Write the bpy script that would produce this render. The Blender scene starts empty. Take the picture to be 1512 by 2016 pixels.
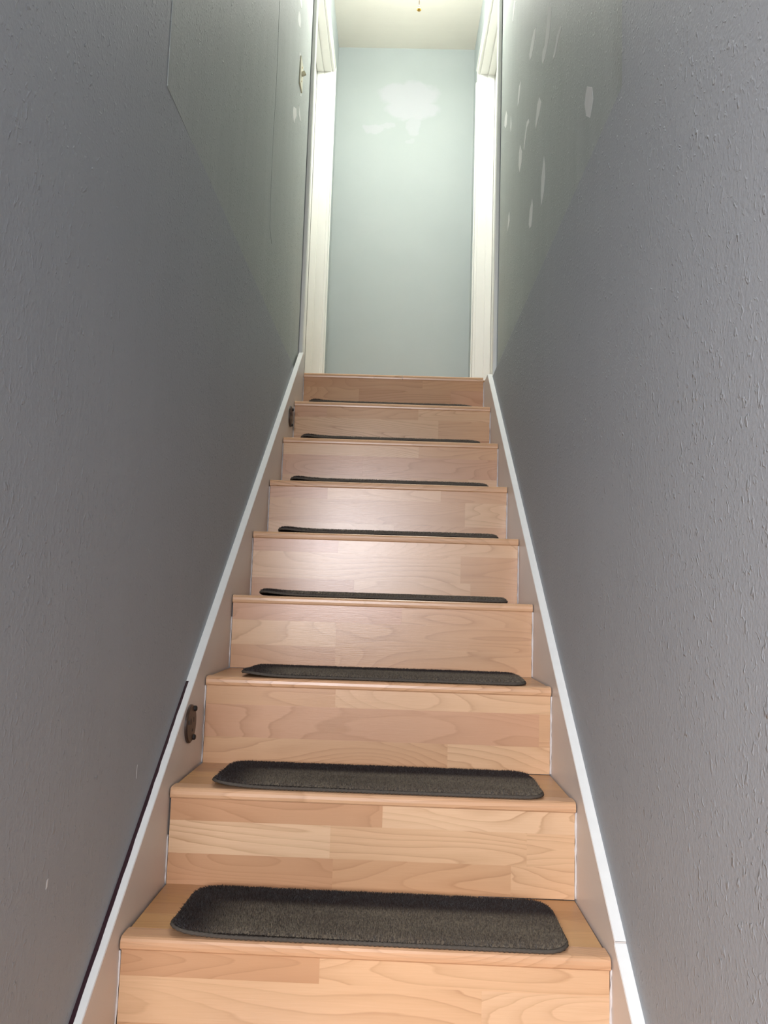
import bpy, bmesh, math, random
import numpy as np
from mathutils import Vector, Matrix

random.seed(7)
rng = np.random.default_rng(7)
scene = bpy.context.scene
COL = scene.collection

# ------------------------------------------------------------------ camera
cam_d = bpy.data.cameras.new('camera')
cam_d.sensor_fit = 'VERTICAL'
cam_d.sensor_height = 36.0
cam_d.lens = 36.0 * 1600.0 / 2016.0
cam_d.clip_start = 0.01
cam = bpy.data.objects.new('camera', cam_d)
COL.objects.link(cam)
r = Vector((0.99940584, 0.01465309, 0.03119705))
u = Vector((-0.02939738, -0.11013283, 0.99348203))
f = Vector((-0.0179934, 0.99380886, 0.10963663))
m = Matrix((r, u, -f)).transposed().to_4x4()
m.translation = Vector((0.0341, 0.0, 0.0))
cam.matrix_world = m
scene.camera = cam

# ------------------------------------------------------------------ world, daylight, exposure
world = bpy.data.worlds.new('world')
scene.world = world
world.use_nodes = True
wb = world.node_tree.nodes['Background']
wb.inputs['Color'].default_value = (0.75, 0.82, 1.0, 1)
wb.inputs['Strength'].default_value = 1.0

def area(name, loc, target, sx, sy, power, color):
    l = bpy.data.lights.new(name, 'AREA')
    l.shape = 'RECTANGLE'; l.size = sx; l.size_y = sy; l.energy = power; l.color = color
    o = bpy.data.objects.new(name, l); COL.objects.link(o)
    o.location = loc
    o.rotation_euler = (Vector(target) - Vector(loc)).to_track_quat('-Z', 'Z').to_euler()
    return o
# daylight coming in through the window of the lower room, behind the camera
area('window_daylight', (-0.42, -2.16, 0.50), (-0.42, 5.0, 0.50), 0.72, 0.82, 100.0, (0.92, 0.925, 1.0))
# unseen fill light, added over the lower room to brighten the stair walls
area('lower_room_fill', (-1.15, -0.95, 1.02), (-1.15, -0.95, -3.0), 0.35, 0.35, 42.0, (0.97, 0.95, 0.96))

GLOBE_STRENGTH = 102.0
scene.view_settings.view_transform = 'Standard'
scene.view_settings.look = 'None'
scene.view_settings.gamma = 1.0
scene.view_settings.use_curve_mapping = False
scene.view_settings.exposure = 0.0

# ------------------------------------------------------------------ helpers
def tag(o, label=None, cat=None, group=None, kind=None):
    if label: o['label'] = label
    if cat: o['category'] = cat
    if group: o['group'] = group
    if kind: o['kind'] = kind
    return o

def empty(name, loc=(0, 0, 0), parent=None):
    o = bpy.data.objects.new(name, None)
    COL.objects.link(o); o.location = loc; o.empty_display_size = 0.05
    if parent: o.parent = parent
    return o

def obj(name, bm, mat, parent=None, loc=(0, 0, 0), smooth=False):
    bmesh.ops.recalc_face_normals(bm, faces=bm.faces)
    me = bpy.data.meshes.new(name)
    bm.to_mesh(me); bm.free()
    if smooth:
        me.polygons.foreach_set('use_smooth', [True] * len(me.polygons))
    me.materials.append(mat)
    o = bpy.data.objects.new(name, me)
    COL.objects.link(o); o.location = loc
    if parent: o.parent = parent
    return o

def box(bm, x0, x1, y0, y1, z0, z1):
    v = [bm.verts.new((x, y, z)) for x in (x0, x1) for y in (y0, y1) for z in (z0, z1)]
    for a in ((0, 1, 3, 2), (4, 6, 7, 5), (0, 4, 5, 1), (2, 3, 7, 6), (0, 2, 6, 4), (1, 5, 7, 3)):
        bm.faces.new([v[i] for i in a])

def B(*a, bev=0):
    bm = bmesh.new(); box(bm, *a)
    if bev: bmesh.ops.bevel(bm, geom=bm.edges[:], offset=bev, segments=2, affect='EDGES', profile=0.6)
    return bm

def prism(pts, fn0, fn1):
    """closed solid between two copies of a 2D outline"""
    bm = bmesh.new()
    a = [bm.verts.new(fn0(*p)) for p in pts]
    b = [bm.verts.new(fn1(*p)) for p in pts]
    n = len(pts)
    bm.faces.new(a); bm.faces.new(b[::-1])
    for i in range(n):
        bm.faces.new((a[i], a[(i + 1) % n], b[(i + 1) % n], b[i]))
    return bm

def lathe(prof, segs=32, axis='Z'):
    bm = bmesh.new()
    rings = []
    for (rad, h) in prof:
        if rad < 1e-6:
            rings.append([bm.verts.new((0, 0, h))])
        else:
            rings.append([bm.verts.new((rad * math.cos(2 * math.pi * k / segs), rad * math.sin(2 * math.pi * k / segs), h)) for k in range(segs)])
    for A, C_ in zip(rings, rings[1:]):
        for k in range(segs):
            k2 = (k + 1) % segs
            if len(A) == 1 and len(C_) > 1: bm.faces.new((A[0], C_[k], C_[k2]))
            elif len(C_) == 1 and len(A) > 1: bm.faces.new((A[k], A[k2], C_[0]))
            elif len(A) > 1: bm.faces.new((A[k], A[k2], C_[k2], C_[k]))
    if axis == 'X':
        bmesh.ops.rotate(bm, verts=bm.verts, cent=(0, 0, 0), matrix=Matrix.Rotation(math.pi / 2, 3, 'Y'))
    return bm

def tube(path, rad, segs=6, jitter=0.0):
    bm = bmesh.new(); rings = []
    P = [Vector(p) for p in path]
    for i, p in enumerate(P):
        t = (P[min(i + 1, len(P) - 1)] - P[max(i - 1, 0)]).normalized()
        a = t.orthogonal().normalized(); b = t.cross(a)
        rr = rad * (1 + jitter * random.uniform(-1, 1))
        rings.append([bm.verts.new(p + rr * (math.cos(2 * math.pi * k / segs) * a + math.sin(2 * math.pi * k / segs) * b)) for k in range(segs)])
    for A, C_ in zip(rings, rings[1:]):
        # match ring start to avoid twist
        off = min(range(segs), key=lambda s: (C_[s].co - A[0].co).length)
        for k in range(segs):
            bm.faces.new((A[k], A[(k + 1) % segs], C_[(k + 1 + off) % segs], C_[(k + off) % segs]))
    bm.faces.new(rings[0]); bm.faces.new(rings[-1][::-1])
    return bm

# ------------------------------------------------------------------ materials
class NT:
    def __init__(s, name):
        s.m = bpy.data.materials.new(name); s.m.use_nodes = True
        s.t = s.m.node_tree; s.b = s.t.nodes['Principled BSDF']
    def n(s, typ, **kw):
        nd = s.t.nodes.new(typ)
        for k, v in kw.items():
            if k.startswith('i_'): nd.inputs[k[2:].replace('_', ' ')].default_value = v
            else: setattr(nd, k, v)
        return nd
    def l(s, a, b): s.t.links.new(a, b)
    def val(s, sock, v):
        if hasattr(v, 'links') or hasattr(v, 'is_linked'): s.l(v, sock)
        else: sock.default_value = v
    def math(s, op, a, b=0.0, c=0.0):
        nd = s.n('ShaderNodeMath', operation=op)
        s.val(nd.inputs[0], a); s.val(nd.inputs[1], b); s.val(nd.inputs[2], c)
        return nd.outputs[0]
    def mix(s, fac, a, b, mode='MIX'):
        nd = s.n('ShaderNodeMix', data_type='RGBA', blend_type=mode)
        s.val(nd.inputs[0], fac); s.val(nd.inputs[6], a); s.val(nd.inputs[7], b)
        return nd.outputs[2]
    def ramp(s, fac, stops):
        nd = s.n('ShaderNodeValToRGB')
        e = nd.color_ramp.elements
        while len(e) > 1: e.remove(e[-1])
        for i, (p, c) in enumerate(stops):
            if i == 0: e[0].position = p; e[0].color = c
            else: e.new(p).color = c
        s.val(nd.inputs[0], fac)
        return nd.outputs[0]
    def noise(s, vec, scale, detail=2.0, rough=0.5, dist=0.0):
        nd = s.n('ShaderNodeTexNoise')
        nd.inputs['Scale'].default_value = scale; nd.inputs['Detail'].default_value = detail
        nd.inputs['Roughness'].default_value = rough; nd.inputs['Distortion'].default_value = dist
        s.l(vec, nd.inputs['Vector'])
        return nd.outputs['Fac']
    def mapping(s, vec, scale=(1, 1, 1), loc=(0, 0, 0)):
        nd = s.n('ShaderNodeMapping')
        nd.inputs['Scale'].default_value = scale; nd.inputs['Location'].default_value = loc
        s.l(vec, nd.inputs['Vector']); return nd.outputs[0]
    def bump(s, h, strength, dist):
        nd = s.n('ShaderNodeBump'); nd.inputs['Strength'].default_value = strength; nd.inputs['Distance'].default_value = dist
        s.l(h, nd.inputs['Height']); s.l(nd.outputs[0], s.b.inputs['Normal'])
    def coord(s, which='Object'): return s.n('ShaderNodeTexCoord').outputs[which]

def c4(r_, g_, b_): return (r_, g_, b_, 1.0)
def srgb(r_, g_, b_):
    def l(v):
        v /= 255.0
        return v / 12.92 if v <= 0.04045 else ((v + 0.055) / 1.055) ** 2.4
    return (l(r_), l(g_), l(b_), 1.0)

def simple(name, col, rough=0.5, metal=0.0, spec=0.5, var=0.06, scale=20.0):
    k = NT(name)
    n = k.noise(k.coord(), scale, 3.0)
    k.l(k.mix(n, tuple(c * (1 - var) for c in col[:3]) + (1,), tuple(min(1, c * (1 + var)) for c in col[:3]) + (1,)), k.b.inputs['Base Color'])
    k.b.inputs['Roughness'].default_value = rough
    k.b.inputs['Metallic'].default_value = metal
    k.b.inputs['Specular IOR Level'].default_value = spec
    return k.m

def wall_paint(name, col, tex=1.0, rough=0.62, streak_amt=0.5):
    """eggshell grey paint rolled over an orange-peel plaster"""
    k = NT(name); co = k.coord()
    blot = k.noise(co, 2.2, 4.0, 0.6)
    streak = k.noise(k.mapping(co, (1, 9, 1.2)), 2.0, 6.0, 0.65)
    a = k.mix(blot, tuple(c * 0.93 for c in col[:3]) + (1,), tuple(c * 1.07 for c in col[:3]) + (1,))
    a2 = k.mix(k.math('MULTIPLY', streak, streak_amt), a, tuple(c * 0.86 for c in col[:3]) + (1,))
    k.l(a2, k.b.inputs['Base Color'])
    k.b.inputs['Roughness'].default_value = rough
    k.b.inputs['Specular IOR Level'].default_value = 0.22
    peel = k.noise(co, 190.0, 2.0, 0.5)
    fl = k.noise(k.mapping(co, (1, 1, 0.7)), 120.0, 1.0, 0.5, 0.8)
    where = k.noise(co, 6.0, 2.0)
    fleck = k.math('MULTIPLY', k.math('MAXIMUM', k.math('SUBTRACT', fl, 0.60), 0.0), k.math('MULTIPLY', where, 9.0))
    h = k.math('ADD', fleck, k.math('MULTIPLY', peel, 0.55))
    k.bump(h, 0.64 * tex, 0.0024)
    return k.m

def wood(name, tints, rough=0.27):
    """birch/beech laminate: one tint per strip, contour-line cathedral grain along X"""
    k = NT(name)
    info = k.n('ShaderNodeObjectInfo')
    rnd = info.outputs['Random']
    co = k.coord()
    off = k.n('ShaderNodeCombineXYZ')
    k.l(k.math('MULTIPLY', rnd, 37.0), off.inputs[0]); k.l(k.math('MULTIPLY', rnd, 91.0), off.inputs[1]); k.l(k.math('MULTIPLY', rnd, 53.0), off.inputs[2])
    add = k.n('ShaderNodeVectorMath', operation='ADD'); k.l(co, add.inputs[0]); k.l(off.outputs[0], add.inputs[1])
    v = add.outputs[0]
    base = info.outputs['Color'] if tints is None else k.ramp(rnd, tints)
    field = k.noise(k.mapping(v, (1.35, 9.0, 9.0)), 1.0, 1.0, 0.45, 0.25)
    wob = k.noise(k.mapping(v, (9, 60, 60)), 1.0, 2.0)
    fld = k.math('ADD', field, k.math('MULTIPLY', wob, 0.020))
    lines = k.math('FRACT', k.math('MULTIPLY', fld, k.math('ADD', 15.0, k.math('MULTIPLY', rnd, 17.0))))
    g = k.ramp(lines, [(0.0, c4(0, 0, 0)), (0.06, c4(0.9, 0.9, 0.9)), (0.16, c4(0.45, 0.45, 0.45)), (0.5, c4(0.10, 0.10, 0.10)), (1.0, c4(0, 0, 0))])
    fib = k.noise(k.mapping(v, (14, 420, 420)), 1.0, 2.0, 0.6)
    brk = k.noise(k.mapping(v, (3, 6, 6)), 1.0, 2.0)
    amt = k.math('MULTIPLY', g, k.math('MULTIPLY', k.math('POWER', brk, 1.6), 1.3))
    c1 = k.mix(amt, base, srgb(150, 96, 56))
    c2 = k.mix(k.math('MULTIPLY', fib, 0.38), c1, srgb(186, 134, 88))
    tone = k.noise(k.mapping(v, (2, 5, 5)), 1.0, 2.0)
    c3 = k.mix(k.math('MULTIPLY', tone, 0.30), c2, srgb(240, 208, 168))
    k.l(c3, k.b.inputs['Base Color'])
    k.b.inputs['Roughness'].default_value = rough
    k.b.inputs['Specular IOR Level'].default_value = 0.5
    k.bump(k.noise(k.mapping(v, (30, 700, 700)), 1.0, 2.0, 0.6), 0.10, 0.0012)
    return k.m

WALL = srgb(169, 174, 179)
M_wall = wall_paint('grey_wall_paint', WALL, 1.0)
M_wall_up = wall_paint('grey_upper_wall_paint', srgb(178, 185, 182), 0.9, streak_amt=1.2)
M_hall = wall_paint('pale_hall_paint', srgb(178, 187, 187), 0.25, 0.7)
M_ceiling = wall_paint('ceiling_paint', srgb(232, 229, 218), 0.25, 0.7)
M_white = simple('white_gloss_trim', srgb(232, 233, 228), 0.34, var=0.03, scale=9)
M_skirt = simple('white_skirt_paint', srgb(224, 216, 209), 0.34, var=0.04, scale=6)
M_skirt_lit = simple('white_skirt_edge_toplight', srgb(245, 246, 243), 0.4, var=0.05, scale=30)  # skirt white brightened to stand in for light on the top edge
M_caulk = simple('white_caulk', srgb(226, 220, 216), 0.6, var=0.15, scale=60)
M_spackle = simple('white_spackle', srgb(222, 224, 222), 0.8, spec=0.22, var=0.05)
M_maroon = simple('maroon_old_paint', srgb(52, 24, 34), 0.5, var=0.15)
M_brown = simple('brown_bakelite', srgb(66, 50, 42), 0.42, var=0.10, scale=60)
M_black = simple('dark_screw', srgb(26, 20, 18), 0.5)
M_plate = simple('ivory_plastic', srgb(226, 222, 198), 0.35, var=0.02)
M_brass = simple('brass', srgb(214, 176, 96), 0.28, metal=1.0, var=0.05)
M_dark = simple('dark_gap', srgb(30, 26, 24), 0.9)
M_core = simple('stair_core', srgb(120, 84, 56), 0.7)
# tints of the laminate strips: dark reddish, mid, light, palest
TINT = {'d': srgb(198, 146, 108), 'r': srgb(204, 152, 120), 'm': srgb(210, 162, 122), 'l': srgb(226, 184, 144), 'p': srgb(232, 194, 156)}
M_wood = wood('laminate_wood', None)
M_tread = wood('laminate_tread_wood', [(0.0, srgb(198, 148, 88)), (0.3, srgb(172, 118, 66)), (0.6, srgb(208, 160, 98)), (1.0, srgb(184, 132, 78))], 0.3)
M_nose = wood('laminate_nosing_wood', [(0.0, srgb(222, 174, 134)), (0.5, srgb(226, 180, 142)), (1.0, srgb(220, 170, 130))], 0.3)

def carpet():
    k = NT('dark_pile'); co = k.coord()
    big = k.noise(k.mapping(co, (4, 14, 4)), 1.0, 3.0, 0.6)
    fine = k.noise(co, 260.0, 2.0)
    # nap shading painted into the pile colour: paler front, darker back and left end
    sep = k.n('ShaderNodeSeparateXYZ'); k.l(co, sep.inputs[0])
    nap_shade = k.n('ShaderNodeMapRange', interpolation_type='SMOOTHSTEP')
    nap_shade.inputs['From Min'].default_value = 0.155; nap_shade.inputs['From Max'].default_value = 0.12
    k.l(k.math('ADD', sep.outputs[1], k.math('MULTIPLY', big, 0.02)), nap_shade.inputs['Value'])
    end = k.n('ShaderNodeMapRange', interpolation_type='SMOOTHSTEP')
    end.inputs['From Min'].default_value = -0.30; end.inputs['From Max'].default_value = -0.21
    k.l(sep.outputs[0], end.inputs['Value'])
    nap_mask = k.math('MULTIPLY', nap_shade.outputs[0], end.outputs[0])
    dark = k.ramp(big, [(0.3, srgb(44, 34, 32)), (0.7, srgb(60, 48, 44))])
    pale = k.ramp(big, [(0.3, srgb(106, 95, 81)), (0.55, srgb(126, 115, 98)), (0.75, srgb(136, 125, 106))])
    a = k.mix(nap_mask, dark, pale)
    spk = k.ramp(fine, [(0.42, c4(0.1, 0.1, 0.1)), (0.62, c4(0.72, 0.72, 0.72))])
    b = k.mix(spk, a, srgb(58, 49, 44))
    k.l(b, k.b.inputs['Base Color'])
    k.b.inputs['Roughness'].default_value = 0.95
    k.b.inputs['Specular IOR Level'].default_value = 0.05
    k.b.inputs['Sheen Weight'].default_value = 0.25
    k.b.inputs['Sheen Roughness'].default_value = 0.5
    return k.m
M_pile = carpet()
M_bind = simple('mat_binding_yarn', srgb(88, 82, 75), 0.95, spec=0.05, var=0.3, scale=220)
M_mat = simple('mat_backing', srgb(52, 46, 42), 0.95, spec=0.05)

def hall_back_paint():
    """pale paint with white filler patches wiped over old holes"""
    k = NT('pale_hall_paint_patched'); co = k.coord()
    n1 = k.n('ShaderNodeTexNoise'); n1.inputs['Scale'].default_value = 13.0; n1.inputs['Detail'].default_value = 4.0
    k.l(co, n1.inputs['Vector'])
    sub = k.n('ShaderNodeVectorMath', operation='SUBTRACT'); k.l(n1.outputs['Color'], sub.inputs[0]); sub.inputs[1].default_value = (0.5, 0.5, 0.5)
    sc = k.n('ShaderNodeVectorMath', operation='SCALE'); k.l(sub.outputs[0], sc.inputs[0]); sc.inputs['Scale'].default_value = 0.085
    ad = k.n('ShaderNodeVectorMath', operation='ADD'); k.l(co, ad.inputs[0]); k.l(sc.outputs[0], ad.inputs[1])
    tot = None
    for (x, z, rx, rz, s) in ((0.02, 3.095, 0.18, 0.085, 1.0), (0.045, 3.00, 0.16, 0.07, 1.0), (0.06, 2.90, 0.035, 0.07, 0.75), (-0.185, 2.865, 0.065, 0.028, 0.8), (-0.10, 2.885, 0.055, 0.022, 0.7), (0.04, 2.80, 0.025, 0.02, 0.5)):
        mp = k.n('ShaderNodeMapping'); mp.vector_type = 'TEXTURE'
        mp.inputs['Location'].default_value = (x, 0, z); mp.inputs['Scale'].default_value = (rx, 1000.0, rz)
        k.l(ad.outputs[0], mp.inputs['Vector'])
        ln = k.n('ShaderNodeVectorMath', operation='LENGTH'); k.l(mp.outputs[0], ln.inputs[0])
        mk = k.n('ShaderNodeMapRange'); mk.inputs['From Min'].default_value = 1.12; mk.inputs['From Max'].default_value = 0.88
        mk.inputs['To Max'].default_value = s
        k.l(ln.outputs['Value'], mk.inputs['Value'])
        tot = mk.outputs[0] if tot is None else k.math('MAXIMUM', tot, mk.outputs[0])
    blot = k.noise(co, 3.0, 3.0)
    base = k.mix(blot, srgb(168, 177, 176), srgb(177, 185, 184))
    k.l(k.mix(k.math('MULTIPLY', tot, 0.8), base, srgb(184, 187, 192)), k.b.inputs['Base Color'])
    k.b.inputs['Roughness'].default_value = 0.9
    k.b.inputs['Specular IOR Level'].default_value = 0.05
    k.bump(k.noise(co, 160.0, 2.0), 0.12, 0.002)
    return k.m
M_hall_back = hall_back_paint()

# ------------------------------------------------------------------ dimensions
RUN = 0.25
Y1 = 1.3764
ZTOP = {1: -0.5548, 2: -0.3737, 3: -0.1816, 4: 0.0053, 5: 0.1948, 6: 0.3849, 7: 0.5782, 8: 0.7736, 9: 0.9612}
for i_ in range(0, -4, -1): ZTOP[i_] = -0.5548 + (i_ - 1) * 0.1886
ZFLOOR = ZTOP[-3] - 0.1886
LAND = ZTOP[9]
# the two ends of a nosing are not quite level
TILT = {1: -0.0038, 2: -0.0018, 3: 0.0, 4: -0.0007, 5: -0.0003, 6: -0.0018, 7: -0.002, 8: -0.0027, 9: -0.001}
def YN(i): return Y1 + (i - 1) * RUN
def XL(y): return -0.3955 + 0.0045 * (y - Y1)     # ends of the steps
def XR(y): return 0.3950 - 0.0080 * (y - Y1)
GAP = 0.0025
def SL(y): return XL(y) - GAP                     # inner face of the skirt boards
def SR(y): return XR(y) + GAP
TH = 0.0185
def WL(y): return SL(y) - TH                      # lower stair walls
def WR(y): return SR(y) + TH
UPL, UPR = -0.419, 0.4375
def UL(y): return -0.4152 - 0.0019 * (y - 1.4)
def UR(y): return 0.4375
#                         # set-back upper walls
CEIL = 3.40
YB = 4.677
def HR(y): return UPR - 0.014 * (y - 3.4)
ZLED = 0.934
YLED_L, YLED_R = 1.40, 1.378

# ------------------------------------------------------------------ stairwell walls
def stair_wall(name, wfun, up, s, yled):
    ys0, ye = 0.62, 3.392
    bm = prism([(ys0, ZFLOOR), (ye, ZFLOOR), (ye, ZLED), (yled, ZLED), (yled, CEIL), (ys0, CEIL)],
               lambda y, z: (wfun(y), y, z), lambda y, z: (s * 0.56, y, z))
    # round the exposed edge of the ledge
    es = [e for e in bm.edges if all(abs(v.co.x) < 0.5 for v in e.verts) and
          (all(abs(v.co.z - ZLED) < 1e-4 for v in e.verts) or all(abs(v.co.y - yled) < 1e-4 and v.co.z > ZLED - 1e-4 for v in e.verts))]
    bmesh.ops.bevel(bm, geom=es, offset=0.007 if s > 0 else 0.0015, segments=3, affect='EDGES', profile=0.5)
    o = obj(name, bm, M_wall)
    tag(o, kind='structure')
    upf = UL if s < 0 else UR
    up_bm = prism([(yled - 0.002, ZLED - 0.002), (ye, ZLED - 0.002), (ye, CEIL), (yled - 0.002, CEIL)], lambda y, z: (upf(y), y, z), lambda y, z: (s * 0.555, y, z))
    p = obj('upper_plaster', up_bm, M_wall_up, o)
    return o
wall_left = stair_wall('wall_left', WL, UPL, -1, YLED_L)
wall_right = stair_wall('wall_right', WR, UPR, 1, YLED_R)

# dabs of filler
SPACK_R = {'A': [(2.473, 1.884), (2.5, 1.854), (2.56, 1.843), (2.603, 1.855), (2.616, 1.887), (2.574, 1.9), (2.524, 1.908)], 'B': [(2.222, 1.774), (2.204, 1.731), (2.218, 1.694), (2.241, 1.671), (2.273, 1.662), (2.306, 1.653), (2.341, 1.657), (2.359, 1.679), (2.352, 1.706), (2.317, 1.702), (2.301, 1.724), (2.278, 1.756), (2.263, 1.785)], 'C': [(2.045, 1.562), (2.072, 1.561), (2.108, 1.557), (2.136, 1.547), (2.158, 1.544), (2.174, 1.563), (2.144, 1.573), (2.123, 1.588), (2.08, 1.586)], 'D': [(2.802, 1.922), (2.824, 1.891), (2.846, 1.866), (2.885, 1.87), (2.875, 1.905), (2.852, 1.93)], 'E': [(2.399, 1.589), (2.361, 1.546), (2.387, 1.532), (2.432, 1.527), (2.46, 1.516), (2.471, 1.542), (2.453, 1.566), (2.436, 1.589)], 'F': [(1.752, 1.189), (1.702, 1.154), (1.693, 1.119), (1.711, 1.101), (1.721, 1.092), (1.76, 1.121), (1.776, 1.161), (1.766, 1.18)], 'G': [(3.218, 2.067), (3.182, 2.022), (3.194, 1.991), (3.226, 1.993), (3.28, 2.037), (3.266, 2.066)], 'H': [(3.07, 1.951), (3.046, 1.899), (3.062, 1.873), (3.085, 1.912)], 'I': [(2.61, 1.65), (2.598, 1.63), (2.641, 1.638), (2.662, 1.623), (2.704, 1.586), (2.717, 1.609), (2.686, 1.643), (2.654, 1.665)], 'J': [(2.805, 1.671), (2.752, 1.611), (2.761, 1.577), (2.808, 1.563), (2.837, 1.61), (2.828, 1.655)], 'K': [(2.306, 1.34), (2.288, 1.301), (2.286, 1.26), (2.3, 1.223), (2.342, 1.201), (2.352, 1.239), (2.347, 1.293), (2.322, 1.32)], 'L': [(2.514, 1.314), (2.503, 1.283), (2.51, 1.244), (2.528, 1.226), (2.559, 1.232), (2.581, 1.258), (2.564, 1.297), (2.534, 1.308)], 'M': [(3.073, 1.551), (3.061, 1.505), (3.096, 1.494), (3.125, 1.489), (3.114, 1.52), (3.102, 1.546)], 'N': [(2.984, 2.38), (3.01, 2.362), (3.05, 2.338), (3.067, 2.361), (3.042, 2.397), (3.015, 2.409)]}
SPACK_L = {'a': [(2.967, 2.361), (3.035, 2.415), (3.05, 2.398), (3.034, 2.368), (3.001, 2.364)], 'b': [(2.968, 2.312), (3.013, 2.329), (3.036, 2.316), (3.031, 2.281), (2.987, 2.261), (2.954, 2.258), (2.958, 2.293)], 'c': [(2.939, 1.889), (3.02, 1.931), (3.036, 1.91), (2.994, 1.867), (2.986, 1.845), (2.954, 1.844), (2.933, 1.862)], 'd': [(3.084, 1.989), (3.122, 1.982), (3.154, 1.967), (3.142, 1.951), (3.096, 1.955)], 'e': [(3.041, 2.19), (3.134, 2.21), (3.13, 2.16), (3.042, 2.15)], 'f': [(3.055, 2.07), (3.143, 2.08), (3.141, 2.06), (3.115, 2.049)]}
for dic, xf, s, w in ((SPACK_R, UR, -1, wall_right), (SPACK_L, UL, 1, wall_left)):
    for pts in dic.values():
        cy = sum(p[0] for p in pts) / len(pts); cz = sum(p[1] for p in pts) / len(pts)
        bm = prism([(p[0] - cy, p[1] - cz) for p in pts], lambda y, z: (-s * 0.001, y, z), lambda y, z: (s * 0.0005, y * 0.98, z * 0.98))
        obj('filler_dab', bm, M_spackle, w, (xf(cy), cy, cz))

# two small scuffs low on the left wall
for (cy, cz, hy, hz) in ((1.119, -0.386, 0.003, 0.006), (1.475, -0.313, 0.0012, 0.012)):
    bm = prism([(-hy, -hz), (hy * 0.6, -hz * 0.7), (hy, hz), (-hy * 0.3, hz * 0.8)], lambda y, z: (-0.001, y, z), lambda y, z: (0.0004, y, z))
    obj('scuff', bm, M_spackle, wall_left, (WL(cy), cy, cz))
# taped plasterboard joint running down the upper left wall
jt = [(2.523, 1.992), (2.539, 1.792), (2.538, 1.646), (2.528, 1.496), (2.536, 1.289), (2.55, 1.208), (2.602, 1.18)]
bm = prism([(2.60, 2.6), (2.515, 2.6)] + jt + [(2.66, 1.25), (2.63, 1.6)], lambda y, z: (UL(y) - 0.001, y, z), lambda y, z: (UL(y) + 0.0009, y, z))
obj('joint_tape', bm, M_wall_up, wall_left)

# ------------------------------------------------------------------ upper hall: walls with a doorway each side, back wall, ceiling, floor
OP0, OP1, HEAD = 3.480, 4.318, 2.99
def hall_wall(name, side):
    s = -1 if side == 'left' else 1
    fx = (lambda y: UPL) if side == 'left' else HR
    bm = bmesh.new()
    for (y0, y1, z0, z1) in ((3.404, OP0 - 0.018, LAND - 0.02, CEIL), (OP1 + 0.018, YB, LAND - 0.02, CEIL), (OP0 - 0.018, OP1 + 0.018, HEAD + 0.018, CEIL)):
        v = []
        for y in (y0, y1):
            for z in (z0, z1):
                v.append((fx(y), y, z)); v.append((fx(y) + s * 0.12, y, z))
        vv = [bm.verts.new(p) for p in v]
        for a in ((0, 1, 3, 2), (4, 6, 7, 5), (0, 4, 5, 1), (2, 3, 7, 6), (0, 2, 6, 4), (1, 5, 7, 3)):
            bm.faces.new([vv[i] for i in a])
    return tag(obj(name, bm, M_hall), kind='structure')
hall_wall('wall_upper_left', 'left'); hall_wall('wall_upper_right', 'right')
tag(obj('wall_back', B(-0.9, 0.9, YB, YB + 0.1, ZFLOOR, CEIL + 0.1), M_hall_back), kind='structure')
tag(obj('ceiling', B(-0.9, 0.9, -0.5, YB, CEIL, CEIL + 0.1), M_ceiling), kind='structure')
tag(obj('floor_landing', B(-0.56, 0.56, YN(9) + 0.046, YB, LAND - 0.05, LAND - 0.001), M_tread), kind='structure')

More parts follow.
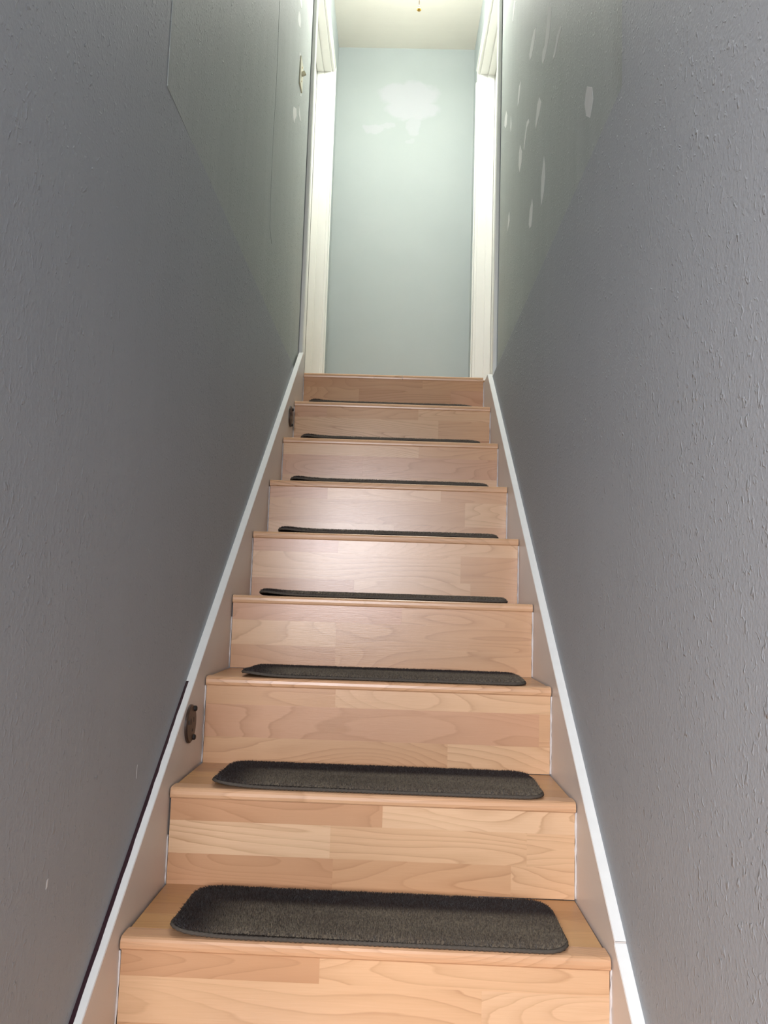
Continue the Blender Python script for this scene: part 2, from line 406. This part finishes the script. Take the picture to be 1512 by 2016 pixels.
def door_set(name, side):
    s = -1 if side == 'left' else 1
    fx = (lambda y: UPL) if side == 'left' else HR
    root = tag(empty(name, (fx(OP0), OP0, LAND)), kind='structure')
    o_ = Vector((fx(OP0), OP0, LAND))
    def put(nm, bm, mat, par=root):
        bmesh.ops.translate(bm, verts=bm.verts, vec=-o_)
        return obj(nm, bm, mat, par)
    xa, xb = fx(OP0), fx(OP1)
    def bx(y0, y1, z0, z1, d0, d1, bev=0.0015):
        # d measured outwards from the hall wall face (negative = into the hall)
        bm = bmesh.new(); v = []
        for d in (d0, d1):
            for y in (y0, y1):
                for z in (z0, z1):
                    v.append(bm.verts.new((fx(y) + s * d, y, z)))
        for a in ((0, 1, 3, 2), (4, 6, 7, 5), (0, 4, 5, 1), (2, 3, 7, 6), (0, 2, 6, 4), (1, 5, 7, 3)):
            bm.faces.new([v[i] for i in a])
        bmesh.ops.bevel(bm, geom=bm.edges[:], offset=bev, segments=1, affect='EDGES')
        return bm
    # jamb: two legs and a head
    put('door_jamb', bx(OP0 - 0.018, OP0, LAND, HEAD + 0.018, -0.001, 0.121), M_white)
    put('door_jamb', bx(OP1, OP1 + 0.018, LAND, HEAD + 0.018, -0.001, 0.121), M_white)
    put('door_head_jamb', bx(OP0, OP1, HEAD, HEAD + 0.018, -0.001, 0.121), M_white)
    # stops
    put('door_stop', bx(OP0, OP0 + 0.011, LAND, HEAD, 0.045, 0.082), M_white)
    put('door_stop', bx(OP1 - 0.011, OP1, LAND, HEAD, 0.045, 0.082), M_white)
    put('door_head_stop', bx(OP0 + 0.011, OP1 - 0.011, HEAD - 0.011, HEAD, 0.045, 0.082), M_white)
    # casing boards with a stepped back band
    def casing(y0, y1, z0, z1, inner):
        put('door_casing', bx(y0, y1, z0, z1, -0.014, 0.0, 0.002), M_white)
    casing(3.402, OP0 - 0.006, LAND, HEAD + 0.066, 1)
    casing(OP1 + 0.006, OP1 + 0.064, LAND, HEAD + 0.006, -1)
    put('door_head_casing', bx(OP0 - 0.006, OP1 + 0.060, HEAD + 0.006, HEAD + 0.064, -0.014, 0.0, 0.002), M_white)
    put('casing_band', bx(3.401, 3.414, LAND, HEAD + 0.07, -0.019, 0.0, 0.003), M_white)
    put('casing_band', bx(OP1 + 0.053, OP1 + 0.066, LAND, HEAD - 0.012 if side == 'right' else HEAD + 0.07, -0.019, 0.0, 0.003), M_white)
    put('casing_band', bx(3.414, OP1 + 0.060, HEAD + 0.055, HEAD + 0.068, -0.019, 0.0, 0.003), M_white)
    # closed door leaf, with two sunk panels and a knob
    leaf = put('door_leaf', bx(OP0 + 0.003, OP1 - 0.003, LAND + 0.008, HEAD - 0.003, 0.084, 0.119), M_white)
    for z0, z1 in ((LAND + 0.2, LAND + 0.85), (LAND + 1.05, HEAD - 0.15)):
        put('door_panel', bx(OP0 + 0.13, OP1 - 0.13, z0, z1, 0.080, 0.086, 0.003), M_white, leaf)
    kb = lathe([(0, 0), (0.026, 0), (0.026, 0.004), (0.010, 0.006), (0.009, 0.022), (0.022, 0.030), (0.026, 0.040), (0.020, 0.050), (0, 0.053)], 20, 'X')
    if s > 0: bmesh.ops.rotate(kb, verts=kb.verts, cent=(0, 0, 0), matrix=Matrix.Rotation(math.pi, 3, 'Z'))
    bmesh.ops.translate(kb, verts=kb.verts, vec=(fx(OP0) + s * 0.084, OP0 + 0.07, LAND + 0.95))
    put('door_knob', kb, M_brass, leaf)
    return root
door_set('door_1', 'left'); door_set('door_2', 'right')

# ------------------------------------------------------------------ lower room behind the camera
tag(obj('floor', B(-2.4, 0.56, -2.3, YB, ZFLOOR - 0.1, ZFLOOR), M_tread), kind='structure')
bm = bmesh.new()
WX0, WX1, WZ0, WZ1 = -0.84, 0.00, 0.03, 0.97
ZC = 1.05
for a in ((-2.4, WX0, -2.3, -2.2, ZFLOOR, ZC), (WX1, 0.56, -2.3, -2.2, ZFLOOR, ZC), (WX0, WX1, -2.3, -2.2, ZFLOOR, WZ0), (WX0, WX1, -2.3, -2.2, WZ1, ZC)):
    box(bm, *a)
tag(obj('wall_front', bm, M_wall), kind='structure')
tag(obj('wall_lower_left', B(-2.5, -2.4, -2.3, 0.74, ZFLOOR, ZC), M_wall), kind='structure')
tag(obj('wall_lower_right', B(0.42, 0.56, -2.2, 0.62, ZFLOOR, CEIL), M_wall), kind='structure')
tag(obj('wall_lower_side', B(-2.4, -0.56, 0.62, 0.74, ZFLOOR, ZC), M_wall), kind='structure')
bm = B(-2.4, -0.56, -2.3, 0.74, ZC, ZC + 0.1); box(bm, -0.56, 0.42, -2.3, -0.42, ZC, ZC + 0.1)
tag(obj('ceiling_lower', bm, M_ceiling), kind='structure')
bm = B(-0.56, 0.42, -0.50, -0.42, ZC + 0.1, CEIL); box(bm, -0.56, -0.42, -0.42, 0.62, ZC, CEIL)
tag(obj('wall_well_head', bm, M_wall), kind='structure')
win = tag(empty('window_1', (-0.42, -2.25, 0.50)), kind='structure')
def wput(nm, bm, mat):
    bmesh.ops.translate(bm, verts=bm.verts, vec=(0.42, 2.25, -0.50)); return obj(nm, bm, mat, win)
for a in ((WX0, WX0 + 0.05, -2.29, -2.21, WZ0, WZ1), (WX1 - 0.05, WX1, -2.29, -2.21, WZ0, WZ1), (WX0 + .05, WX1 - .05, -2.29, -2.21, WZ0, WZ0 + 0.05), (WX0 + .05, WX1 - .05, -2.29, -2.21, WZ1 - 0.05, WZ1)):
    wput('window_frame', B(*a, bev=0.003), M_white)
gl = NT('window_glass'); gl.b.inputs['Transmission Weight'].default_value = 1.0; gl.b.inputs['Roughness'].default_value = 0.02
wput('window_pane', B(WX0 + 0.05, WX1 - 0.05, -2.262, -2.256, WZ0 + 0.05, WZ1 - 0.05), gl.m)

# ------------------------------------------------------------------ skirt boards up the stair
def skirt(name, sfun, wfun, slope, yref, zref, yend, ztop_end, cuts, s):
    root = tag(empty(name, (sfun(1.4), 1.4, zref)), kind='structure')
    def zt(y): return zref + slope * (y - yref)
    for k, (ya, yb, dz, dx) in enumerate(cuts):
        drop = 0.34
        pts = [(ya, zt(ya) + dz), (yb, zt(yb) + dz)] + ([(3.391, zt(yb) + dz), (3.391, zt(yb) - drop)] if yb > 3 else [(yb, zt(yb) - drop)]) + [(ya, zt(ya) - drop)]
        bm = prism(pts, lambda y, z: (sfun(y) - s * dx, y, z), lambda y, z: (wfun(y) + s * 0.001, y, z))
        es = [e for e in bm.edges if all(abs(v.co.z - zt(v.co.y) - dz) < 1e-3 for v in e.verts) and abs(e.verts[0].co.y - e.verts[1].co.y) > 0.05]
        bmesh.ops.bevel(bm, geom=es, offset=0.0012, segments=2, affect='EDGES')
        bmesh.ops.translate(bm, verts=bm.verts, vec=-root.location)
        b = obj('skirt_board', bm, M_skirt, root)
        # light from above painted on: top edge coloured whiter than the board
        pts2 = [(ya, zt(ya) + dz - 0.0005), (yb, zt(yb) + dz - 0.0005), (yb, zt(yb) + dz + 0.0008), (ya, zt(ya) + dz + 0.0008)]
        bm = prism(pts2, lambda y, z: (sfun(y) - s * dx + s * 0.0009, y, z), lambda y, z: (wfun(y), y, z))
        bmesh.ops.translate(bm, verts=bm.verts, vec=-root.location)
        obj('skirt_edge', bm, M_skirt_lit, b)
    return root, zt
bl, ztl = skirt('baseboard_left', SL, WL, 0.7825, 1.233, -0.615, 3.33, 1.03, [(0.62, 3.345, 0.0, 0.0)], -1)
br, ztr = skirt('baseboard_right', SR, WR, 0.7740, 1.2686, -0.602, 3.25, 0.935, [(0.62, 1.3655, -0.002, 0.0012), (1.3672, 3.262, 0.0, 0.0)], 1)
# unpainted maroon strip left along the wall side of the edge
pts = [(0.62, ztl(0.62) + 0.0008), (1.782, ztl(1.782) + 0.0008), (1.782, ztl(1.782) + 0.0016), (0.62, ztl(0.62) + 0.0016)]
n = 60
bm = bmesh.new(); row0, row1, row2, row3 = [], [], [], []
for k in range(n + 1):
    y = 0.62 + (1.782 - 0.62) * k / n
    w = 0.0066 + 0.0007 * random.uniform(-1, 1) - (0.0016 if y > 1.4 else 0) * (y - 1.4) / 0.38
    for rw, (x, z) in zip((row0, row1, row2, row3), ((WL(y), 0.0007), (WL(y) + w, 0.0007), (WL(y) + w, 0.0017), (WL(y), 0.0017))):
        rw.append(bm.verts.new((x - bl.location.x, y - bl.location.y, ztl(y) + z - bl.location.z)))
rows = [row0, row1, row2, row3]
for k in range(n):
    for q in range(4):
        bm.faces.new((rows[q][k], rows[(q + 1) % 4][k], rows[(q + 1) % 4][k + 1], rows[q][k + 1]))
bm.faces.new([rr[0] for rr in rows]); bm.faces.new([rr[-1] for rr in rows[::-1]])
tag(obj('bare_paint_strip', bm, M_maroon, bl), 'maroon unpainted strip along the skirt edge')

# ------------------------------------------------------------------ staircase
stair = tag(empty('staircase', (0, YN(-3), ZFLOOR)), 'straight flight of pale laminate wood stairs between two grey walls', 'staircase')
SO = Vector(stair.location)
JOINTS = {  # riser: per row (top, middle, bottom) the x of the butt joints
    1: [(-0.072,), (0.19,), (-0.25, 0.2)], 2: [(0.02,), (-0.08, 0.30), (-0.073, 0.27)], 3: [(-0.097,), (0.365,), (0.16,)],
    4: [(0.05,), (-0.12,), (-0.119,)], 5: [(-0.14,), (0.22,), (-0.09, 0.25)], 6: [(-0.20, 0.17), (0.25,), (0.02,)],
    7: [(0.10,), (-0.10,), (0.28,)], 8: [(-0.26, 0.10), (0.18,), (-0.05,)], 9: [(0.12,), (-0.15, 0.24), (0.05,)]}

TROW = {1: ['dl', 'lp', 'mll'], 2: ['dp', 'pll', 'dml'], 3: ['ml', 'rm', 'ml'], 4: ['rm', 'lm', 'dm'], 5: ['rl', 'lm', 'dlm'],
        6: ['rlm', 'ml', 'lm'], 7: ['lm', 'rr', 'ml'], 8: ['rml', 'lm', 'md'], 9: ['dm', 'mdr', 'dm']}
def strip(parent, porig, mat, x0, x1, y0, y1, z0, z1, tilt0=0.0, tilt1=0.0, tint=None):
    c = Vector(((x0 + x1) / 2, (y0 + y1) / 2, (z0 + z1) / 2))
    bm = bmesh.new(); v = []
    for x in (x0, x1):
        t = tilt0 if x == x0 else tilt1
        for y in (y0, y1):
            for z in (z0, z1):
                v.append(bm.verts.new((x - c.x, y - c.y, z - c.z + t)))
    for a in ((0, 1, 3, 2), (4, 6, 7, 5), (0, 4, 5, 1), (2, 3, 7, 6), (0, 2, 6, 4), (1, 5, 7, 3)):
        bm.faces.new([v[i] for i in a])
    o = obj('wood_strip', bm, mat, parent, c - porig)
    if tint: o.color = tint
    return o

G = 0.00002
for i in range(-3, 10):
    y = YN(i); zt_ = ZTOP[i]; zb = ZTOP[i - 1] if i > -3 else ZFLOOR
    x0, x1 = XL(y), XR(y)
    tl = TILT.get(i, 0.0)
    def tz(x): return tl * (x - 0) / (x1 - x0)      # height change across the step
    # ---- riser: core board with laminate strips in front
    yr = y + 0.006
    ro = Vector((0, yr, zb))
    bm = B(x0 + 0.001, x1 - 0.001, 0.0062, 0.020, 0.0, zt_ - zb - 0.012)
    ris = obj('riser', bm, M_core, stair, ro - SO)
    ztop = zt_ - 0.0195
    hgt = ztop - zb
    hrow = [hgt * 0.24, hgt * 0.42, hgt * 0.34]
    if i in (2, 4): hrow = [hgt * 0.26, hgt * 0.38, hgt * 0.36]
    if i in (5, 6): hrow = [hgt * 0.22, hgt * 0.46, hgt * 0.32]
    J = JOINTS.get(i, [(random.uniform(-.3, .3),) for _ in range(3)])
    zc = ztop
    for rrow in range(3):
        za, zb2 = zc - hrow[rrow], zc
        xs = [x0 + 0.001] + list(J[rrow]) + [x1 - 0.001]
        for q in range(len(xs) - 1):
            strip(ris, ro, M_wood, xs[q] + G, xs[q + 1] - G, yr, yr + 0.006, za + G, zb2 - G, tz(xs[q]), tz(xs[q + 1]), TINT[TROW.get(i, ['mlm', 'lml', 'dml'])[rrow][q]])
        zc = za
    # ---- nosing: rounded stair nose
    prof = [(0.044, -0.0075), (0.013, -0.0085), (0.0115, -0.0195), (0.0035, -0.0200), (0.0008, -0.0172), (0.0, -0.0120), (0.0006, -0.0060), (0.0026, -0.0022), (0.0062, 0.0), (0.012, 0.0006), (0.034, 0.0006), (0.044, -0.0006)]
    pieces = [(x0, x1)] if i != 9 else [(x0, 0.034), (0.0352, x1 - 0.002)]
    for (xa, xb) in pieces:
        cx = (xa + xb) / 2
        bm = prism(prof, lambda a, b: (xa - cx, a, b + tz(xa)), lambda a, b: (xb - cx, a, b + tz(xb)))
        obj('nosing', bm, M_nose, stair, Vector((cx, y, zt_)) - SO)
    # ---- tread: base with strips
    if i < 9:
        ya, yb = y + 0.0443, YN(i + 1) + 0.0058
        to = Vector((0, ya, zt_))
        tr = obj('tread', B(x0 + 0.001, x1 - 0.001, -0.03, yb - ya + 0.004, -0.028, -0.0085), M_core, stair, to - SO)
        nrow = 4
        cuts = [0, 0.30, 0.55, 0.74, 1.0]
        for rr_ in range(nrow):
            a = ya + (yb - ya) * cuts[rr_]; b = ya + (yb - ya) * cuts[rr_ + 1]
            jx = random.uniform(-0.2, 0.2)
            for (xa, xb) in ((x0 + 0.001, jx), (jx, x1 - 0.001)):
                strip(tr, to, M_tread, max(xa, x0 + 0.003) + G, min(xb, x1 - 0.003) - G, a + G, b - G, zt_ - 0.008, zt_ - 0.0006, tz(xa), tz(xb))
    # ---- bead of caulk down both ends of the riser, and a smear at the nosing
    for s_, xe, lab in ((-1, x0, 'L'), (1, x1, 'R')):
        n_ = 14
        path = [(xe + s_ * (GAP * 0.5) + random.uniform(-.0006, .0006), yr + 0.0005 + random.uniform(-.0006, .0006), zb + 0.001 + (ztop - zb - 0.002) * k / n_) for k in range(n_ + 1)]
        if lab == 'L' and i in (1, 2, 4): path = path[:9] if i == 2 else path[4:] if i == 1 else path[:12]
        obj('caulk_bead', tube([Vector(p) - SO for p in path], 0.0022 if s_ > 0 else 0.0016, 5, 0.45), M_caulk, stair, smooth=True)

# ------------------------------------------------------------------ mats
MW, MD = 0.662, 0.222
def outline(w, d, nrm=0.0, seg=5, ch=0.030):
    """rounded, slightly cut corners; origin at middle of the front edge"""
    hw = w / 2 - nrm; y0 = nrm; y1 = d - nrm; rad = max(0.004, 0.046 - nrm)
    pts = []
    for (cx, cy, a0) in ((hw - rad, y0 + rad, -90), (hw - rad, y1 - rad, 0), (-hw + rad, y1 - rad, 90), (-hw + rad, y0 + rad, 180)):
        for k in range(seg + 1):
            a = math.radians(a0 + 90 * k / seg)
            pts.append((cx + rad * math.cos(a), cy + rad * math.sin(a)))
    return pts
def inside_dist(x, y, w=MW, d=MD):
    rad = 0.046
    qx = np.abs(x) - (w / 2 - rad); qy = np.abs(y - d / 2) - (d / 2 - rad)
    out = np.hypot(np.maximum(qx, 0), np.maximum(qy, 0)) + np.minimum(np.maximum(qx, qy), 0) - rad
    return -out
def lift(x, y):
    """the front left corner curls up a little"""
    dx = np.clip((-(x) - 0.20) / 0.13, 0, 1); dy = np.clip((0.10 - y) / 0.10, 0, 1)
    return 0.010 * (dx ** 2) * (dy ** 1.5)

def build_pile():
    N = 95000
    x = rng.uniform(-MW / 2, MW / 2, N); y = rng.uniform(0, MD, N)
    d = inside_dist(x, y)
    k = d > 0.0045
    x, y, d = x[k], y[k], d[k]; n = len(x)
    pit = rng.uniform(0, 1, n) < 0.08
    h = 0.0108 * np.where(pit, 0.5, 1.0) * np.clip(0.55 + d / 0.03, 0.55, 1.0) * rng.uniform(0.75, 1.15, n)
    # the nap: brushed away from the walker in the middle, upright at the back and the ends
    clump = np.sin(x * 61 + 3 * np.sin(y * 47)) * np.cos(y * 83 + 2 * np.sin(x * 39))
    back = np.clip((y - MD * 0.60) / 0.03, 0, 1)
    ends = np.clip((-x - 0.25) / 0.05, 0, 1)
    mid = (1 - np.maximum(back, ends * 0.9))
    ly = 0.0050 * mid - 0.0030 * (1 - mid) + 0.0022 * clump + rng.normal(0, 0.0024, n)
    lx = 0.0020 * np.sin(x * 23 + y * 57) + rng.normal(0, 0.0028, n)
    ang = rng.uniform(0, math.pi, n); wd = 0.0009
    ca, sa = np.cos(ang) * wd, np.sin(ang) * wd
    base_z = 0.004 + lift(x, y)
    V = np.zeros((n, 5, 3))
    V[:, 0] = np.stack([x - ca, y - sa, base_z], 1); V[:, 1] = np.stack([x + ca, y + sa, base_z], 1)
    mx, my = x + lx * 0.35, y + ly * 0.35
    V[:, 2] = np.stack([mx + ca * .9, my + sa * .9, base_z + h * .62], 1); V[:, 3] = np.stack([mx - ca * .9, my - sa * .9, base_z + h * .62], 1)
    V[:, 4] = np.stack([x + lx, y + ly, base_z + h], 1)
    b = np.arange(n)[:, None] * 5
    F = np.concatenate([b + np.array([[0, 1, 2]]), b + np.array([[0, 2, 3]]), b + np.array([[3, 2, 4]])], 0)
    me = bpy.data.meshes.new('pile')
    me.vertices.add(n * 5); me.vertices.foreach_set('co', V.reshape(-1))
    nf = len(F)
    me.loops.add(nf * 3); me.loops.foreach_set('vertex_index', F.reshape(-1).astype(np.int32))
    me.polygons.add(nf); me.polygons.foreach_set('loop_start', np.arange(0, nf * 3, 3, dtype=np.int32))
    me.update(calc_edges=True); me.validate()
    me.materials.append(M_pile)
    return me

ordn = ['lowest', 'second', 'third', 'fourth', 'fifth', 'sixth', 'seventh', 'highest']
LAB = ['dark brown-grey carpet tread mat on the lowest stair in view, nearest the camera',
       'dark carpet tread mat on the second stair from the bottom of the picture',
       'dark carpet tread mat on the third stair up, seen at a low slant',
       'thin dark sliver of carpet mat on the fourth stair up',
       'thin dark sliver of carpet mat on the fifth stair up, under the brightest glossy riser',
       'thin dark sliver of carpet mat on the sixth stair up',
       'thin dark sliver of carpet mat on the seventh stair up, below the upper round cover',
       'barely visible carpet mat on the highest stair, just below the landing']
mat0 = empty('stair_mat', (0, 0, 0))
base_pts = outline(MW, MD, 0.002, 8)
def lz(p): return float(lift(np.array([p[0]]), np.array([p[1]]))[0])
# backing: fan mesh so it can follow the curled corner
bm = bmesh.new()
ringsets = []
for nrm, z in ((0.002, 0.0006), (0.002, 0.0042), (0.012, 0.0044), (0.03, 0.0044), (0.06, 0.0044)):
    pp = outline(MW, MD, nrm, 8)
    ringsets.append([bm.verts.new((p[0], p[1], z + lz(p))) for p in pp])
for A, C_ in zip(ringsets, ringsets[1:]):
    for k in range(len(A)): bm.faces.new((A[k], A[(k + 1) % len(A)], C_[(k + 1) % len(A)], C_[k]))
bm.faces.new(ringsets[0][::-1]); bm.faces.new(ringsets[-1])
backing = obj('backing', bm, M_mat, mat0)
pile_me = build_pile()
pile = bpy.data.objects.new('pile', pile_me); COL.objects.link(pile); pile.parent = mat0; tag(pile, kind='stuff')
# whipped yarn edge: a closed knobbly tube
bm = bmesh.new(); P = []
oo = outline(MW, MD, 0.0025, 10)
for k in range(len(oo)):
    a, b = Vector((*oo[k], 0)), Vector((*oo[(k + 1) % len(oo)], 0))
    st = max(1, int((b - a).length / 0.004))
    for q in range(st): P.append(a.lerp(b, q / st))
rings = []
for k, p in enumerate(P):
    t = (P[(k + 1) % len(P)] - P[k - 1]).normalized(); nn = Vector((t.y, -t.x, 0))
    rr_ = 0.0034 * (1 + 0.16 * (-1) ** k + random.uniform(-.08, .08))
    c = p + Vector((0, 0, 0.0038 + lz(p)))
    rings.append([bm.verts.new(c + rr_ * (math.cos(a) * nn + math.sin(a) * Vector((0, 0, 1)))) for a in [2 * math.pi * j / 6 for j in range(6)]])
for k in range(len(rings)):
    A, C_ = rings[k], rings[(k + 1) % len(rings)]
    for j in range(6): bm.faces.new((A[j], A[(j + 1) % 6], C_[(j + 1) % 6], C_[j]))
binding = obj('bound_edge', bm, M_bind, mat0, smooth=True)
MPOS = [(0.004, 0.003, -0.3), (0.008, 0.006, -0.1), (0.010, 0.004, -0.1), (0.0, 0.010, 0.1), (0.004, 0.016, -0.1), (0.0, 0.014, 0), (-0.002, 0.012, 0.1), (-0.010, 0.022, 0)]
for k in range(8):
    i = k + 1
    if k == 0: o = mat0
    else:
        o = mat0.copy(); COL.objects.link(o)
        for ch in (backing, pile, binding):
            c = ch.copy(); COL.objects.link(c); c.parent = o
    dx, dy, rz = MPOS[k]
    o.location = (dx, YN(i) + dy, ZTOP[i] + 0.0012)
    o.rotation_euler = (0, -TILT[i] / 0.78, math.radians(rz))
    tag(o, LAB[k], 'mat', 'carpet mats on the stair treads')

# ------------------------------------------------------------------ round covers on the left skirt board
def cover(y, z, label):
    x = SL(y)
    root = tag(empty('round_cover_plate', (x, y, z)), label, 'cover plate', 'round covers on the skirt board')
    R_ = 0.040
    obj('plate', lathe([(0, -0.002), (R_, -0.002), (R_, 0.0035), (R_ - 0.003, 0.0055), (0.02, 0.0065), (0, 0.0068)], 40, 'X'), M_brown, root, smooth=False)
    for (dy, dz) in ((0.016, 0.030), (0.016, -0.030)):
        obj('screw', lathe([(0, 0), (0.006, 0), (0.006, 0.008), (0.004, 0.010), (0, 0.0105)], 14, 'X'), M_black, root, (0.001, dy, dz))
    for (dy, dz, hy, hz) in ((-0.012, 0.006, 0.0022, 0.006), (0.010, 0.008, 0.0022, 0.005), (0.002, -0.013, 0.004, 0.003), (-0.026, 0.006, 0.003, 0.004)):
        obj('slot', B(0.0045, 0.0072, -hy, hy, -hz, hz), M_black, root, (0, dy, dz))
    return root
cover(1.757, -0.270, 'larger looking round dark brown cover plate on left skirt beside the third riser')
cover(3.036, 0.691, 'small looking round dark brown cover plate high on left skirt near the landing')

# ------------------------------------------------------------------ light switch on the upper left wall
sw = tag(empty('light_switch', (UL(3.092), 3.092, 2.125)), 'ivory toggle light switch on the left wall beside the doorway', 'light switch')
obj('plate', B(0.0, 0.006, -0.036, 0.036, -0.058, 0.058, bev=0.002), M_plate, sw)
bm = B(0.0, 0.018, -0.005, 0.005, -0.008, 0.008, bev=0.001)
bmesh.ops.rotate(bm, verts=bm.verts, cent=(0, 0, 0), matrix=Matrix.Rotation(-0.45, 3, 'Y'))
obj('toggle', bm, M_plate, sw, (0.004, 0, 0))
for dz in (-0.03, 0.03):
    obj('screw', lathe([(0, 0), (0.0035, 0), (0.0035, 0.0012), (0, 0.0016)], 12, 'X'), M_brass, sw, (0.006, 0, dz))

# ------------------------------------------------------------------ hall ceiling lamp
LX, LY = 0.061, 3.60
lamp = tag(empty('ceiling_lamp', (LX, LY, CEIL)), 'ceiling lamp over the landing with a brass-ended pull chain hanging below', 'lamp')
def lp(nm, prof, mat, segs=36, smooth=True, loc=(0, 0, 0)): return obj(nm, lathe(prof, segs), mat, lamp, loc, smooth=smooth)
lp('canopy', [(0, -0.0005), (0.080, -0.0005), (0.082, -0.006), (0.070, -0.022), (0.012, -0.030), (0.008, -0.205), (0, -0.205)], M_plate, smooth=False)
gm = NT('lit_frosted_glass')
gm.b.inputs['Emission Color'].default_value = (1.0, 1.0, 0.95, 1)
gm.b.inputs['Emission Strength'].default_value = GLOBE_STRENGTH
gm.b.inputs['Base Color'].default_value = (0.9, 0.88, 0.82, 1)
lp('glass_bowl', [(0, -0.135), (0.035, -0.133), (0.07, -0.125), (0.10, -0.110), (0.122, -0.088), (0.132, -0.062), (0.132, -0.052), (0.126, -0.052), (0, -0.056)], gm.m, loc=(0, 0, -0.15))
M_chain = simple('dark_brass', srgb(128, 108, 84), 0.4, metal=0.6)
# bead chain: one small bead after another down to the pull
bm = bmesh.new()
zc_ = -0.288
while zc_ > -0.560:
    bmesh.ops.create_icosphere(bm, subdivisions=1, radius=0.0026, matrix=Matrix.Translation((0.0, 0.0, zc_))); zc_ -= 0.0046
obj('pull_chain', bm, M_chain, lamp, smooth=True)
lp('chain_pull', [(a_, b_ - 0.190) for a_, b_ in [(0, -0.370), (0.0035, -0.371), (0.0045, -0.376), (0.0040, -0.380), (0.0100, -0.390), (0.0112, -0.394), (0.0080, -0.397), (0, -0.398)]], M_brass, 16)
